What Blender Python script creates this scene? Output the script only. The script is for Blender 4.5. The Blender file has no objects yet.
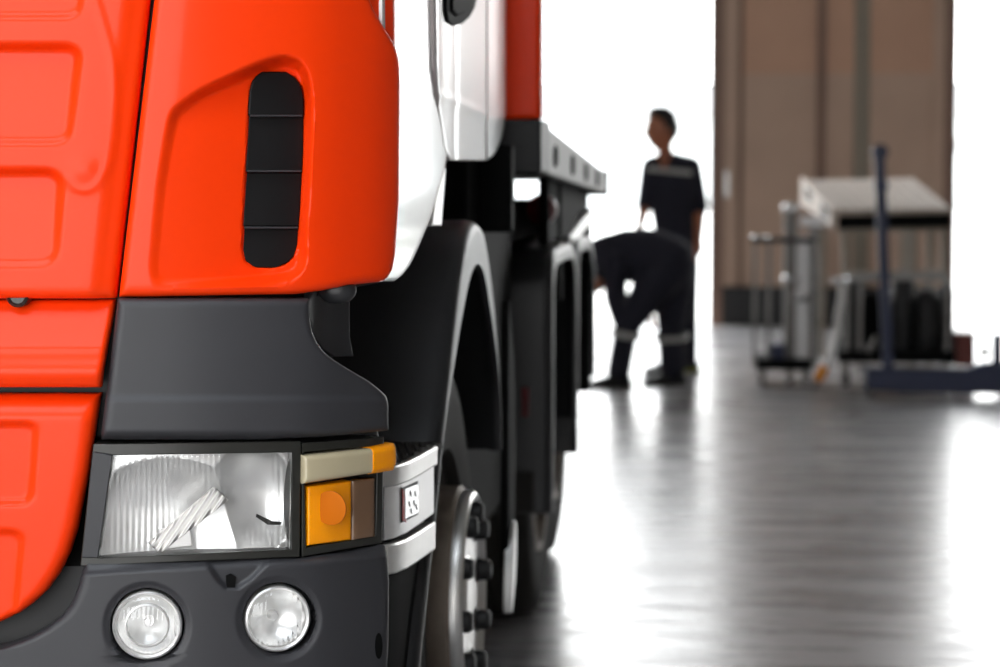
import bpy, bmesh, math, random
import numpy as np
from mathutils import Vector, Matrix
random.seed(4)
PI = math.pi
S = bpy.context.scene
COL = S.collection

# ------------------------------------------------------------------ camera
F_PX, VX, VY, CAM_H = 2300.0, 750.0, 180.0, 1.32
_n = math.sqrt((VX-500)**2 + (333.5-VY)**2 + F_PX**2)
_psi = math.asin((VX-500)/_n)
_th = math.asin(((333.5-VY)/_n)/math.cos(_psi))
CR = Vector((math.cos(_psi), math.sin(_psi), 0))
_h = Vector((-math.sin(_psi), math.cos(_psi), 0))
CF = math.cos(_th)*_h - math.sin(_th)*Vector((0, 0, 1))
CU = math.sin(_th)*_h + math.cos(_th)*Vector((0, 0, 1))
C0 = Vector((0, 0, CAM_H))
cam_d = bpy.data.cameras.new('camera'); cam = bpy.data.objects.new('camera', cam_d); COL.objects.link(cam)
cam.matrix_world = Matrix(((CR.x, CU.x, -CF.x, 0), (CR.y, CU.y, -CF.y, 0), (CR.z, CU.z, -CF.z, CAM_H), (0, 0, 0, 1)))
cam_d.sensor_width = 36; cam_d.lens = 36*F_PX/1000; cam_d.clip_end = 400; cam_d.clip_start = .05
cam_d.dof.use_dof = True; cam_d.dof.focus_distance = 3.36; cam_d.dof.aperture_fstop = 3.9
S.camera = cam

def ray(x, y): return CR*(x-500) + CU*(333.5-y) + CF*F_PX
def at(x, y, Y):
    d = ray(x, y); return C0 + d*(Y/d.y)
def atX(x, y, X):
    d = ray(x, y); return C0 + d*(X/d.x)
def gnd(x, y, z=0):
    d = ray(x, y); return C0 + d*((z-CAM_H)/d.z)

# ------------------------------------------------------------------ materials
def mat(name, col, rough=.5, metal=0, spec=.5, coat=0, var=.06, scale=18, bump=0, bscale=60, rvar=.0, coatr=.05):
    m = bpy.data.materials.new(name); m.use_nodes = True
    nt = m.node_tree; b = nt.nodes['Principled BSDF']
    b.inputs['Roughness'].default_value = rough; b.inputs['Metallic'].default_value = metal
    b.inputs['Specular IOR Level'].default_value = spec; b.inputs['Coat Weight'].default_value = coat
    b.inputs['Coat Roughness'].default_value = coatr
    tc = nt.nodes.new('ShaderNodeTexCoord')
    nz = nt.nodes.new('ShaderNodeTexNoise'); nz.inputs['Scale'].default_value = scale; nz.inputs['Detail'].default_value = 5
    nt.links.new(tc.outputs['Object'], nz.inputs['Vector'])
    mx = nt.nodes.new('ShaderNodeMix'); mx.data_type = 'RGBA'
    mx.inputs[6].default_value = (*[c*(1-var) for c in col], 1); mx.inputs[7].default_value = (*[min(1, c*(1+var)) for c in col], 1)
    nt.links.new(nz.outputs['Fac'], mx.inputs[0]); nt.links.new(mx.outputs[2], b.inputs['Base Color'])
    if rvar:
        mr = nt.nodes.new('ShaderNodeMapRange'); mr.inputs[3].default_value = max(0, rough-rvar); mr.inputs[4].default_value = rough+rvar
        nt.links.new(nz.outputs['Fac'], mr.inputs[0]); nt.links.new(mr.outputs[0], b.inputs['Roughness'])
    if bump:
        n2 = nt.nodes.new('ShaderNodeTexNoise'); n2.inputs['Scale'].default_value = bscale; n2.inputs['Detail'].default_value = 3
        nt.links.new(tc.outputs['Object'], n2.inputs['Vector'])
        bp = nt.nodes.new('ShaderNodeBump'); bp.inputs['Strength'].default_value = bump; bp.inputs['Distance'].default_value = .002
        nt.links.new(n2.outputs['Fac'], bp.inputs['Height']); nt.links.new(bp.outputs[0], b.inputs['Normal'])
    return m
M = {}
M['orange'] = mat('orange_paint', (.90, .042, .001), .36, spec=.17, coat=.10, var=.02, coatr=.14)
M['red'] = mat('dark_red_paint', (.30, .028, .012), .45, var=.05)
M['white'] = mat('white_paint', (.78, .76, .74), .22, coat=.5, var=.02)
M['plastic'] = mat('black_plastic', (.028, .028, .032), .48, spec=.5, var=.10, bump=.12, bscale=900, rvar=.05)
M['plastic2'] = mat('grey_black_plastic', (.020, .020, .022), .38, spec=.45, var=.1, bump=.1, bscale=600)
M['dark'] = mat('dark_chassis', (.005, .005, .005), .7, spec=.06, var=.2)
M['matte_black'] = mat('matte_black', (.012, .012, .013), .5, spec=.4, var=.1)
M['vent'] = mat('vent_black', (.0045, .0045, .005), .5, spec=.2, var=.1)
M['rubber'] = mat('rubber', (.020, .018, .016), .75, spec=.3, var=.2, bump=.3, bscale=80)
M['chrome'] = mat('chrome', (.88, .88, .87), .16, 1, var=.02)
M['reflector'] = mat('lamp_reflector', (.90, .90, .89), .26, .55, var=.02)
M['amber_dark'] = mat('amber_bulb', (.50, .12, .002), .55, spec=.1, var=.05)
M['door_reflection_tint'] = mat('door_reflection_tint', (.66, .585, .575), .25, coat=.15, var=.02)  # white door tinted pinkish, a reflection put into the base colour
M['rail'] = mat('weathered_rail', (.13, .125, .12), .5, .3, var=.2)
M['brushed'] = mat('brushed_steel', (.70, .69, .67), .34, 1, var=.06, scale=40)
M['drum'] = mat('rusty_drum', (.26, .21, .17), .5, .4, var=.25, scale=25, bump=.3)
M['silver'] = mat('silver_paint', (.74, .73, .72), .32, .65, var=.05)
M['steel'] = mat('worn_steel', (.22, .21, .20), .4, .8, var=.15)
M['amber'] = mat('amber_lens', (1.0, .33, .001), .2, coat=.12, var=.04)
M['cream'] = mat('yellowed_lens', (.44, .38, .25), .14, coat=.5, var=.06, scale=10)
M['smoke'] = mat('smoked_lens', (.16, .09, .05), .12, coat=.4, var=.1)
M['bezel'] = mat('lamp_bezel', (.020, .020, .017), .30, var=.2)
M['floor'] = mat('floor_epoxy', (.30, .29, .29), .22, var=.2, scale=1.2)
M['door'] = mat('brown_steel', (.50, .29, .19), .55, var=.08, scale=3)
M['door_low'] = mat('reflection_greyed_steel', (.46, .31, .225), .55, var=.1, scale=3)  # greyer than the upper sheets: a reflection put into the colour
M['door_edge'] = mat('dark_brown_steel', (.20, .115, .08), .5, var=.1)
M['door_grey'] = mat('grey_brown_steel', (.25, .215, .165), .55, var=.1)
M['wall'] = mat('concrete_wall', (.32, .30, .28), .8, var=.1)
M['roof'] = mat('roof_sheet', (.30, .30, .30), .7, var=.05)
M['apron'] = mat('concrete_apron', (.62, .61, .59), .8, var=.06, scale=3)
M['grass'] = mat('grass', (.042, .052, .026), .9, var=.3, scale=10)
M['hall'] = mat('pale_cladding', (.80, .82, .82), .6, var=.03)
M['navy'] = mat('navy_cloth', (.010, .010, .020), .85, var=.2, scale=30, bump=.3)
M['skin'] = mat('skin', (.42, .15, .075), .5, var=.06)
M['hair'] = mat('black_hair', (.010, .008, .007), .6, var=.3, scale=80)
M['reflective'] = mat('reflective_tape', (.42, .42, .40), .35, var=.05)
M['boot'] = mat('boot_leather', (.012, .011, .010), .5, var=.2)
M['sole'] = mat('green_sole', (.30, .32, .06), .6)
M['blue'] = mat('blue_paint', (.009, .017, .060), .45, var=.12)
M['wood'] = mat('weathered_wood', (.52, .44, .37), .7, var=.15, scale=9)
M['beige'] = mat('beige_steel', (.26, .22, .17), .5, var=.08)
M['orange_grip'] = mat('orange_grip', (.85, .30, .01), .5)
M['red_box'] = mat('maroon_box', (.17, .03, .02), .5)
M['sticker'] = mat('white_sticker', (.90, .90, .90), .22, coat=.8, var=.01)
M['stick_red'] = mat('red_print', (.45, .03, .03), .4)
M['stick_grey'] = mat('grey_print', (.35, .35, .36), .4)
M['lamp_red'] = mat('red_lens', (.12, .004, .008), .3)

# floor: gloss with smears across it
nt = M['floor'].node_tree; b = nt.nodes['Principled BSDF']
tc = nt.nodes.new('ShaderNodeTexCoord'); mp = nt.nodes.new('ShaderNodeMapping'); mp.inputs['Scale'].default_value = (.35, 2.2, 1)
n1 = nt.nodes.new('ShaderNodeTexNoise'); n1.inputs['Scale'].default_value = 3.2; n1.inputs['Detail'].default_value = 7; n1.inputs['Roughness'].default_value = .65
nt.links.new(tc.outputs['Object'], mp.inputs[0]); nt.links.new(mp.outputs[0], n1.inputs['Vector'])
mr = nt.nodes.new('ShaderNodeMapRange'); mr.inputs[1].default_value = .3; mr.inputs[2].default_value = .7; mr.inputs[3].default_value = .20; mr.inputs[4].default_value = .36
nt.links.new(n1.outputs['Fac'], mr.inputs[0]); nt.links.new(mr.outputs[0], b.inputs['Roughness'])
bp = nt.nodes.new('ShaderNodeBump'); bp.inputs['Strength'].default_value = .12; bp.inputs['Distance'].default_value = .004
nt.links.new(n1.outputs['Fac'], bp.inputs['Height']); nt.links.new(bp.outputs[0], b.inputs['Normal'])

# headlamp glass: ribbed clear lens
def lens_mat(name, rib=260, tint=(1, 1, 1)):
    m = bpy.data.materials.new(name); m.use_nodes = True; nt = m.node_tree
    for n in list(nt.nodes): nt.nodes.remove(n)
    out = nt.nodes.new('ShaderNodeOutputMaterial'); mix = nt.nodes.new('ShaderNodeMixShader')
    gl = nt.nodes.new('ShaderNodeBsdfGlossy'); gl.inputs['Roughness'].default_value = .08
    tr = nt.nodes.new('ShaderNodeBsdfTransparent'); tr.inputs[0].default_value = (*tint, 1)
    tc = nt.nodes.new('ShaderNodeTexCoord'); w = nt.nodes.new('ShaderNodeTexWave'); w.inputs['Scale'].default_value = rib/6.28
    w.bands_direction = 'X'; w.inputs['Distortion'].default_value = .0
    nz = nt.nodes.new('ShaderNodeTexNoise'); nz.inputs['Scale'].default_value = 14
    mr = nt.nodes.new('ShaderNodeMapRange'); mr.inputs[1].default_value = .42; mr.inputs[2].default_value = .62
    mul = nt.nodes.new('ShaderNodeMath'); mul.operation = 'MULTIPLY'
    bp = nt.nodes.new('ShaderNodeBump'); bp.inputs['Strength'].default_value = .5; bp.inputs['Distance'].default_value = .002
    lw = nt.nodes.new('ShaderNodeLayerWeight'); lw.inputs['Blend'].default_value = .25
    ad = nt.nodes.new('ShaderNodeMath'); ad.operation = 'ADD'; ad.inputs[1].default_value = .05
    L = nt.links.new
    L(tc.outputs['Object'], w.inputs[0]); L(tc.outputs['Object'], nz.inputs['Vector']); L(nz.outputs['Fac'], mr.inputs[0])
    L(w.outputs['Fac'], mul.inputs[0]); L(mr.outputs[0], mul.inputs[1]); L(mul.outputs[0], bp.inputs['Height'])
    L(bp.outputs[0], gl.inputs['Normal']); L(bp.outputs[0], lw.inputs['Normal'])
    L(lw.outputs['Fresnel'], ad.inputs[0]); L(ad.outputs[0], mix.inputs[0]); L(tr.outputs[0], mix.inputs[1]); L(gl.outputs[0], mix.inputs[2])
    L(mix.outputs[0], out.inputs[0]); return m
M['lens'] = lens_mat('ribbed_glass')
M['fog_lens'] = lens_mat('fog_glass', 300)

# ------------------------------------------------------------------ objects
def mesh_obj(name, verts, faces, m, parent=None, smooth=True, angle=35, bevel=0, seg=2):
    me = bpy.data.meshes.new(name); me.from_pydata([tuple(v) for v in verts], [], faces)
    bm = bmesh.new(); bm.from_mesh(me)
    bmesh.ops.remove_doubles(bm, verts=bm.verts, dist=1e-6)
    bmesh.ops.recalc_face_normals(bm, faces=bm.faces)
    return finish(name, bm, m, parent, smooth, angle, bevel, seg, me)
def finish(name, bm, m, parent=None, smooth=True, angle=35, bevel=0, seg=2, me=None):
    if me is None: me = bpy.data.meshes.new(name)
    bm.to_mesh(me); bm.free()
    o = bpy.data.objects.new(name, me); COL.objects.link(o)
    ms = m if isinstance(m, list) else [m]
    for k in ms: me.materials.append(k)
    if smooth:
        for p in me.polygons: p.use_smooth = True
        me.set_sharp_from_angle(angle=math.radians(angle))
    if bevel:
        bv = o.modifiers.new('bevel', 'BEVEL'); bv.width = bevel; bv.segments = seg; bv.limit_method = 'ANGLE'; bv.angle_limit = math.radians(40)
        bv.harden_normals = False
    if parent: child(o, parent)
    return o
ORG = {}
def child(o, p):
    o.parent = p
    if p.name in ORG: o.matrix_parent_inverse = Matrix.Translation(-ORG[p.name])
def thing(name, label, cat, loc, group=None):
    o = bpy.data.objects.new(name, None); COL.objects.link(o); o.location = loc; o.empty_display_size = .2
    o['label'] = label; o['category'] = cat
    if group: o['group'] = group
    ORG[o.name] = Vector(loc); return o
def tag(o, label, cat, group=None):
    o['label'] = label; o['category'] = cat
    if group: o['group'] = group
    return o
def struct(o): o['kind'] = 'structure'; return o

class MB:
    """collects shapes in world space"""
    def __init__(s): s.bm = bmesh.new(); s.mi = 0
    def _f(s, vs):
        try:
            f = s.bm.faces.new(vs); f.material_index = s.mi; return f
        except ValueError: pass
    def hexa(s, p):       # 8 points: bottom 4, top 4
        v = [s.bm.verts.new(q) for q in p]
        for f in ((0, 3, 2, 1), (4, 5, 6, 7), (0, 1, 5, 4), (1, 2, 6, 5), (2, 3, 7, 6), (3, 0, 4, 7)): s._f([v[i] for i in f])
        return s
    def box(s, a, b):
        x0, y0, z0 = a; x1, y1, z1 = b
        return s.hexa([(x0, y0, z0), (x1, y0, z0), (x1, y1, z0), (x0, y1, z0), (x0, y0, z1), (x1, y0, z1), (x1, y1, z1), (x0, y1, z1)])
    def beam(s, p, q, w, h, up=(0, 0, 1)):
        p = Vector(p); q = Vector(q); d = (q-p).normalized(); r = d.cross(Vector(up))
        if r.length < 1e-4: r = Vector((1, 0, 0))
        r.normalize(); u = r.cross(d).normalized(); r *= w/2; u *= h/2
        return s.hexa([p-r-u, p+r-u, q+r-u, q-r-u, p-r+u, p+r+u, q+r+u, q-r+u])
    def tube(s, pts, r, n=14, cap=True):
        pts = [Vector(p) for p in pts]; rs = r if isinstance(r, (list, tuple)) else [r]*len(pts)
        rings = []; ref = None
        for i, p in enumerate(pts):
            d = (pts[min(i+1, len(pts)-1)] - pts[max(i-1, 0)]).normalized()
            if ref is None:
                ref = Vector((0, 0, 1)) if abs(d.z) < .9 else Vector((1, 0, 0))
            a = d.cross(ref).normalized(); bq = d.cross(a).normalized(); ref = -(d.cross(a)) if False else ref
            rings.append([s.bm.verts.new(p + (a*math.cos(2*PI*k/n) + bq*math.sin(2*PI*k/n))*rs[i]) for k in range(n)])
        for A, B in zip(rings, rings[1:]):
            for k in range(n): s._f([A[k], A[(k+1) % n], B[(k+1) % n], B[k]])
        if cap: s._f(rings[0][::-1]); s._f(rings[-1])
        return s
    def lathe(s, c, axis, prof, n=48):     # prof: (distance along axis, radius)
        c = Vector(c); ax = Vector(axis).normalized(); a = ax.orthogonal().normalized(); bq = ax.cross(a)
        rings = []
        for t, r in prof:
            if r < 1e-5: rings.append([s.bm.verts.new(c+ax*t)])
            else: rings.append([s.bm.verts.new(c+ax*t+(a*math.cos(2*PI*k/n)+bq*math.sin(2*PI*k/n))*r) for k in range(n)])
        for A, B in zip(rings, rings[1:]):
            for k in range(n):
                k2 = (k+1) % n
                if len(A) == 1 and len(B) == 1: continue
                if len(A) == 1: s._f([A[0], B[k2], B[k]])
                elif len(B) == 1: s._f([A[k], A[k2], B[0]])
                else: s._f([A[k], A[k2], B[k2], B[k]])
        return s
    def prism(s, pts, vec):       # polygon in 3D, extruded by vec
        vec = Vector(vec); A = [s.bm.verts.new(p) for p in pts]; B = [s.bm.verts.new(Vector(p)+vec) for p in pts]
        s._f(A); s._f(B[::-1]); n = len(A)
        for k in range(n): s._f([A[k], B[k], B[(k+1) % n], A[(k+1) % n]])
        return s
    def ball(s, c, r, n=16, sc=(1, 1, 1)):
        R = bmesh.ops.create_uvsphere(s.bm, u_segments=n, v_segments=n//2+2, radius=r)
        for v in R['verts']: v.co = Vector((v.co.x*sc[0], v.co.y*sc[1], v.co.z*sc[2])) + Vector(c)
        for f in {f for v in R['verts'] for f in v.link_faces}: f.material_index = s.mi
        return s
    def done(s, name, m, parent=None, bevel=0, seg=2, angle=35):
        bmesh.ops.recalc_face_normals(s.bm, faces=s.bm.faces)
        return finish(name, s.bm, m, parent, True, angle, bevel, seg)

# ------------------------------------------------------------------ the curve of the truck's nose, seen from above
_half = [(0, 3.222), (.25, 3.224), (.55, 3.235), (.75, 3.250), (.90, 3.274), (1.0, 3.304), (1.10, 3.352), (1.165, 3.410), (1.205, 3.465), (1.23, 3.53), (1.245, 3.65), (1.25, 4.0), (1.25, 4.6)]
CX = -1.75
_hx = np.array([p[0] for p in _half]); _hy = np.array([p[1] for p in _half])
def _dens():
    xs, ys = [], []
    P = [(-_half[1][0], _half[1][1])] + _half + [(1.25, 5.2)]
    for i in range(1, len(P)-2):
        for t in np.linspace(0, 1, 14, endpoint=False):
            r = []
            for k in (0, 1):
                a, b_, c, d = P[i-1][k], P[i][k], P[i+1][k], P[i+2][k]
                r.append(.5*((2*b_)+(-a+c)*t+(2*a-5*b_+4*c-d)*t*t+(-a+3*b_-3*c+d)*t**3))
            xs.append(r[0]); ys.append(r[1])
    return np.array(xs), np.array(ys)
_cx, _cy = _dens()
# as a polyline for x/y ray hits (right half), both coordinates
_NC = {}
def nose(x, y, off=0.0):
    """where the ray through a pixel meets the nose surface pushed back by off; returns point and inward normal"""
    d = ray(x, y); k = d.x/d.y
    # signed function along curve: X - k*Y ; first crossing from the centre outward
    if off not in _NC:
        X = CX + _cx; Y = _cy
        tx = np.gradient(X); ty = np.gradient(Y); ln = np.hypot(tx, ty); nx, ny = -ty/ln, tx/ln     # inward = to the left of the outward walk
        _NC[off] = (X + nx*off, Y + ny*off, nx, ny)
    Xo, Yo, nx, ny = _NC[off]
    f = Xo - k*Yo
    idx = np.where((f[:-1] <= 0) & (f[1:] > 0))[0]
    if f[0] > 0:       # left half, mirrored
        Xm = CX - _cx[::-1]; Ym = _cy[::-1]
        f2 = Xm - k*(Ym+off); j = int(np.clip(np.searchsorted(f2, 0), 1, len(f2)-1)); t = -f2[j-1]/(f2[j]-f2[j-1]) if f2[j] != f2[j-1] else 0
        Yh = Ym[j-1]+(Ym[j]-Ym[j-1])*t + off
        return C0 + d*(Yh/d.y), Vector((0, 1, 0))
    if len(idx) == 0: i = int(np.argmin(abs(f))); i = min(i, len(f)-2); t = 0
    else: i = idx[0]; t = -f[i]/(f[i+1]-f[i])
    Yh = Yo[i]+(Yo[i+1]-Yo[i])*t
    n = Vector((nx[i]+(nx[i+1]-nx[i])*t, ny[i]+(ny[i+1]-ny[i])*t, 0)).normalized()
    return C0 + d*(Yh/d.y), n
def side(X):
    def fn(x, y, off=0.0):
        return atX(x, y, X-off), Vector((-1, 0, 0))
    return fn

def sideplane(X0, Y0, k):
    nn = Vector((-1, -k, 0)).normalized()
    def fn(x, y, off=0.0):
        d = ray(x, y); t = (X0+k*Y0)/(d.x+k*d.y); return C0+d*t-nn*(-off), nn
    return fn
def pl(tab):
    ys = [t[0] for t in tab]; xs = [t[1] for t in tab]
    return lambda v: float(np.interp(v, ys, xs))
def smooth_poly(pts, n=6, closed=True):
    out = []; N = len(pts)
    for i in range(N if closed else N-1):
        P = [pts[(i+k-1) % N] if closed else pts[max(0, min(N-1, i+k-1))] for k in range(4)]
        for t in np.linspace(0, 1, n, endpoint=False):
            out.append(tuple(.5*((2*P[1][k])+(-P[0][k]+P[2][k])*t+(2*P[0][k]-5*P[1][k]+4*P[2][k]-P[3][k])*t*t+(-P[0][k]+3*P[1][k]-3*P[2][k]+P[3][k])*t**3) for k in (0, 1)))
    if not closed: out.append(pts[-1])
    return out
def sdf_poly(poly):
    A = np.array(poly); B = np.roll(A, -1, axis=0); E = B-A; L2 = (E**2).sum(1)+1e-12
    def f(x, y):
        p = np.array((x, y)); w = p-A; t = np.clip((w*E).sum(1)/L2, 0, 1); dd = np.sqrt(((w-E*t[:, None])**2).sum(1)).min()
        c = ((A[:, 1] > y) != (B[:, 1] > y)); xi = A[:, 0]+(y-A[:, 1])/np.where(abs(E[:, 1]) < 1e-9, 1e-9, E[:, 1])*E[:, 0]
        return -dd if (c & (x < xi)).sum() % 2 else dd
    return f
def sdf_box(x0, y0, x1, y1, r):
    cx, cy, hx, hy = (x0+x1)/2, (y0+y1)/2, (x1-x0)/2-r, (y1-y0)/2-r
    def f(x, y):
        qx, qy = abs(x-cx)-hx, abs(y-cy)-hy
        return math.hypot(max(qx, 0), max(qy, 0))+min(max(qx, qy), 0)-r
    return f
def sst(a, b, x):
    t = max(0., min(1., (x-a)/(b-a))); return t*t*(3-2*t)

DEPTH = Vector((-.17, .985, 0))
def patch(name, m, L, R, T, B, nx, ny, parent, base=nose, off=0, disp=None, er=6, ed=.006, thick=.02, ug=None, angle=50, round_edges='lrtb', deep=0):
    """a panel with the outline between left/right and top/bottom curves, bent over the base surface"""
    def cl(n):
        e = [0, .005, .012, .022, .034]; return e + list(np.linspace(.046, .954, n)) + [1-q for q in e[::-1]]
    us = cl(nx) if ug is None else ug; vs = cl(ny)
    V = []; info = []
    for v in vs:
        for u in us:
            yt, yb = T(u), B(u); y = yt+(yb-yt)*v; xl, xr = L(y), R(y); x = xl+(xr-xl)*u
            P, n = base(x, y, off)
            es = []
            if 'l' in round_edges: es.append(x-xl)
            if 'r' in round_edges: es.append(xr-x)
            if 't' in round_edges: es.append(y-yt)
            if 'b' in round_edges: es.append(yb-y)
            e = max(0, min(es)) if es else 1e9
            q = 1-min(1, e/er); d = ed*(1-math.sqrt(max(0, 1-q*q)))
            dv = disp(x, y) if disp else 0
            V.append(P+n*(d+(0 if base is nose else dv))+DEPTH*(deep+(dv if base is nose else 0))); info.append(n)
    W, H = len(us), len(vs); Fc = []
    for j in range(H-1):
        for i in range(W-1): Fc.append((j*W+i, j*W+i+1, (j+1)*W+i+1, (j+1)*W+i))
    ring = [i for i in range(W)] + [j*W+W-1 for j in range(1, H)] + [(H-1)*W+i for i in range(W-2, -1, -1)] + [j*W for j in range(H-2, 0, -1)]
    s0 = len(V)
    for k in ring: V.append(V[k]+info[k]*thick)
    n = len(ring)
    for k in range(n): Fc.append((ring[k], ring[(k+1) % n], s0+(k+1) % n, s0+k))
    return mesh_obj(name, V, Fc, m, parent, angle=angle)

def plate(name, m, pts, parent, base=nose, off=0, thick=.01, bevel=.0015, smooth=0):
    """a flat or slightly bent plate whose outline is given as a polygon"""
    if smooth: pts = smooth_poly(pts, smooth)
    A = []; Bk = []
    for x, y in pts:
        P, n = base(x, y, off); A.append(P); Bk.append(P+n*thick)
    mb = MB(); a = [mb.bm.verts.new(p) for p in A]; bq = [mb.bm.verts.new(p) for p in Bk]
    f = mb.bm.faces.new(a); bmesh.ops.triangulate(mb.bm, faces=[f])
    f = mb.bm.faces.new(bq); bmesh.ops.triangulate(mb.bm, faces=[f]); n = len(a)
    for k in range(n): mb._f([a[k], a[(k+1) % n], bq[(k+1) % n], bq[k]])
    return mb.done(name, m, parent, bevel)
const = lambda c: (lambda u: c)

# =========================================================================== setting
def slab(name, a, b, m): return struct(MB().box(a, b).done(name, m))
GY = 20.9
slab('floor', (-10, -4.6, -.2), (10, GY+.6, 0), M['floor'])
slab('ground_apron', (-60, GY+.6, -.22), (60, 44, -.02), M['apron'])
slab('ground_verge', (4.9, 44, -.22), (60, 54, .0), M['grass'])
slab('ground_yard', (-60, 44, -.24), (60, 140, -.04), M['apron'])
slab('ground_forecourt', (-60, -60, -.22), (60, -4.6, -.02), M['apron'])
slab('wall_left', (-10.3, -4.6, 0), (-10, GY+.6, 6.6), M['wall'])
slab('wall_right', (10, -4.6, 0), (10.3, GY+.6, 6.6), M['wall'])
w = MB(); w.box((.6, -4.6, 0), (10, -4.3, 6.6)); w.box((-10, -4.6, 5.2), (.6, -4.3, 6.6)); w.box((-10, -4.6, 0), (-8, -4.3, 5.2))
struct(w.done('wall_front_blocker', M['wall']))  # unseen wall added so the nose is lit from the left front
w = MB(); w.box((-10.3, -4.6, 6.6), (10.3, -2.2, 6.8)); w.box((-10.3, 1.4, 6.6), (10.3, GY+.6, 6.8)); w.box((-10.3, -2.2, 6.6), (-6.5, 1.4, 6.8)); w.box((.8, -2.2, 6.6), (10.3, 1.4, 6.8))
struct(w.done('ceiling', M['roof']))      # open rooflight bay added, out of view, to put highlights on the truck's nose
w = MB(); w.box((-10, GY+.2, 0), (-6.5, GY+.5, 6.6)); w.box((6.0, GY+.2, 0), (10, GY+.5, 6.6)); w.box((-6.5, GY+.2, 5.2), (6.0, GY+.5, 6.6))
struct(w.done('wall_back', M['wall']))
# sliding steel leaf standing in the middle of the gateway
DZ = 5.1
def dx(x): return at(x, 300, GY).x
lf = thing('door_1', 'brown steel sliding gate leaf standing in the bright gateway', 'gate', (dx(832), GY, 0)); del lf['category'], lf['label']; lf['kind'] = 'structure'
def leaf(name, x0, x1, z0, z1, y0, y1, m, bev=.006):
    o = MB().box((dx(x0), GY+y0, z0), (dx(x1), GY+y1, z1)).done(name, m, lf, bev); o['kind'] = 'structure'; return o
leaf('edge_channel', 709, 723, .003, DZ, -.03, .10, M['door_edge'])
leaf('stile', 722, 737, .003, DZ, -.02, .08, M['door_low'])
leaf('groove', 737, 742, .003, DZ, .02, .08, M['door_edge'])
for a, b_ in ((742, 815), (824, 852), (868, 930)):
    leaf('upper_sheet', a, b_, 2.27, DZ, .0, .07, M['door'])
    leaf('lower_sheet', a, b_, .003, 2.275, .0, .07, M['door_low'])  # sheets split where the reflected tone changes
leaf('fold', 815, 824, .003, DZ, -.035, .07, M['door_edge'])
leaf('recess', 852, 868, .003, DZ, .04, .09, M['door_grey'])
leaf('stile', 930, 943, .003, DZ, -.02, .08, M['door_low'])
leaf('edge_channel', 942, 954, .003, DZ, -.03, .10, M['door_edge'])
leaf('kick_plate', 722, 943, .003, .36, -.045, -.022, M['matte_black'])
hb = MB(); p = at(727, 184, GY); hb.box((p.x-.02, GY-.07, p.z-.12), (p.x+.02, GY-.03, p.z+.12)); o = hb.done('door_handle', M['brushed'], lf, .008); o['kind'] = 'structure'
hb = MB(); p = at(952, 145, GY); hb.box((p.x-.01, GY-.0, p.z-.07), (p.x+.05, GY+.06, p.z+.07)); o = hb.done('latch', M['door_edge'], lf, .01); o['kind'] = 'structure'
# far pale hall in the haze of the yard
hl = thing('building', 'pale clad hall far beyond the bright gateway', 'building', (9, 110, 0))
mb = MB().box((-30, 110, 0), (60, 116, 4.4)); mb.done('wall', M['hall'], hl, .05)
mb = MB().prism([(-31, 109.4, 4.4), (-31, 116.6, 4.4), (-31, 113, 6.0)], (92, 0, 0)); mb.done('roof', M['roof'], hl)

# =========================================================================== the truck
T = thing('truck', 'orange and white heavy truck parked nose first beside the open workshop floor', 'truck', (-1.75, 3.3, 0))
XL = -1150.0
# black body carrying the skin panels
patch('nose_frame', M['matte_black'], const(XL), pl([(-80, 372), (0, 376), (60, 390), (285, 384), (292, 330), (298, 309), (345, 312), (400, 372), (450, 384), (560, 384), (760, 384)]), const(-80), const(760), 40, 60, T, off=.055, disp=lambda x, y: .06*sst(60, 90, x)*sst(436, 444, y)*sst(566, 558, y), thick=.05, er=4, ed=.004,
      ug=list(1-np.linspace(1, 0, 60)**1.8))
ugc = list(1-np.concatenate([np.linspace(1, .30, 14, endpoint=False), .30*(np.linspace(1, 0, 86))**1.15]))
# --- upper centre panel with pressed recesses
bA = sdf_box(-1100, -140, 77, 16, 13); bB = sdf_box(-1100, 48, 0, 142, 14)
def slanted(y0, y1, xr0, xr1, r):       # recess with a slanting right end
    def f(x, y):
        xr = xr0+(xr1-xr0)*(y-y0)/(y1-y0); return sdf_box(-1100, y0, xr, y1, r)(x, y)
    return f
rA, rB, rC = slanted(-140, 17, 92, 80, 14), slanted(46, 143, 80, 69, 15), slanted(171, 265, 62, 56, 17)
_cr = np.array(smooth_poly([(84, -60), (90, -20), (100, 15), (111, 55), (115, 90), (114, 130), (109, 162), (100, 181), (88, 190), (76, 188), (67, 178)], 6, False))
def crest(x, y):
    A = _cr[:-1]; E = _cr[1:]-A; p = np.array((x, y)); w = p-A; t = np.clip((w*E).sum(1)/((E**2).sum(1)+1e-9), 0, 1)
    return float(np.sqrt(((w-E*t[:, None])**2).sum(1)).min())
def d_up(x, y):
    d = 0
    for f, dep, y0, y1 in ((rA, .020, -140, 17), (rB, .020, 46, 143), (rC, .018, 171, 265)):
        s = f(x, y)
        if s < 10: d += dep*(1-.62*(y-y0)/(y1-y0))*sst(4.5, -6, s)
    if x > 40:
        c = crest(x, y); d -= .0022*math.exp(-(c/3.2)**2)
        d -= .004*math.exp(-((x-84)**2+(y-170)**2)/190.)
    er = 149-(y/300)*34
    d += .008*sst(er-28, er-6, x)
    return d
patch('centre_panel', M['orange'], const(XL), pl([(-80, 157), (0, 149), (299, 114.5)]), const(-80), const(299), 10, 150, T, disp=d_up, er=9, ed=.014, ug=ugc)
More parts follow.
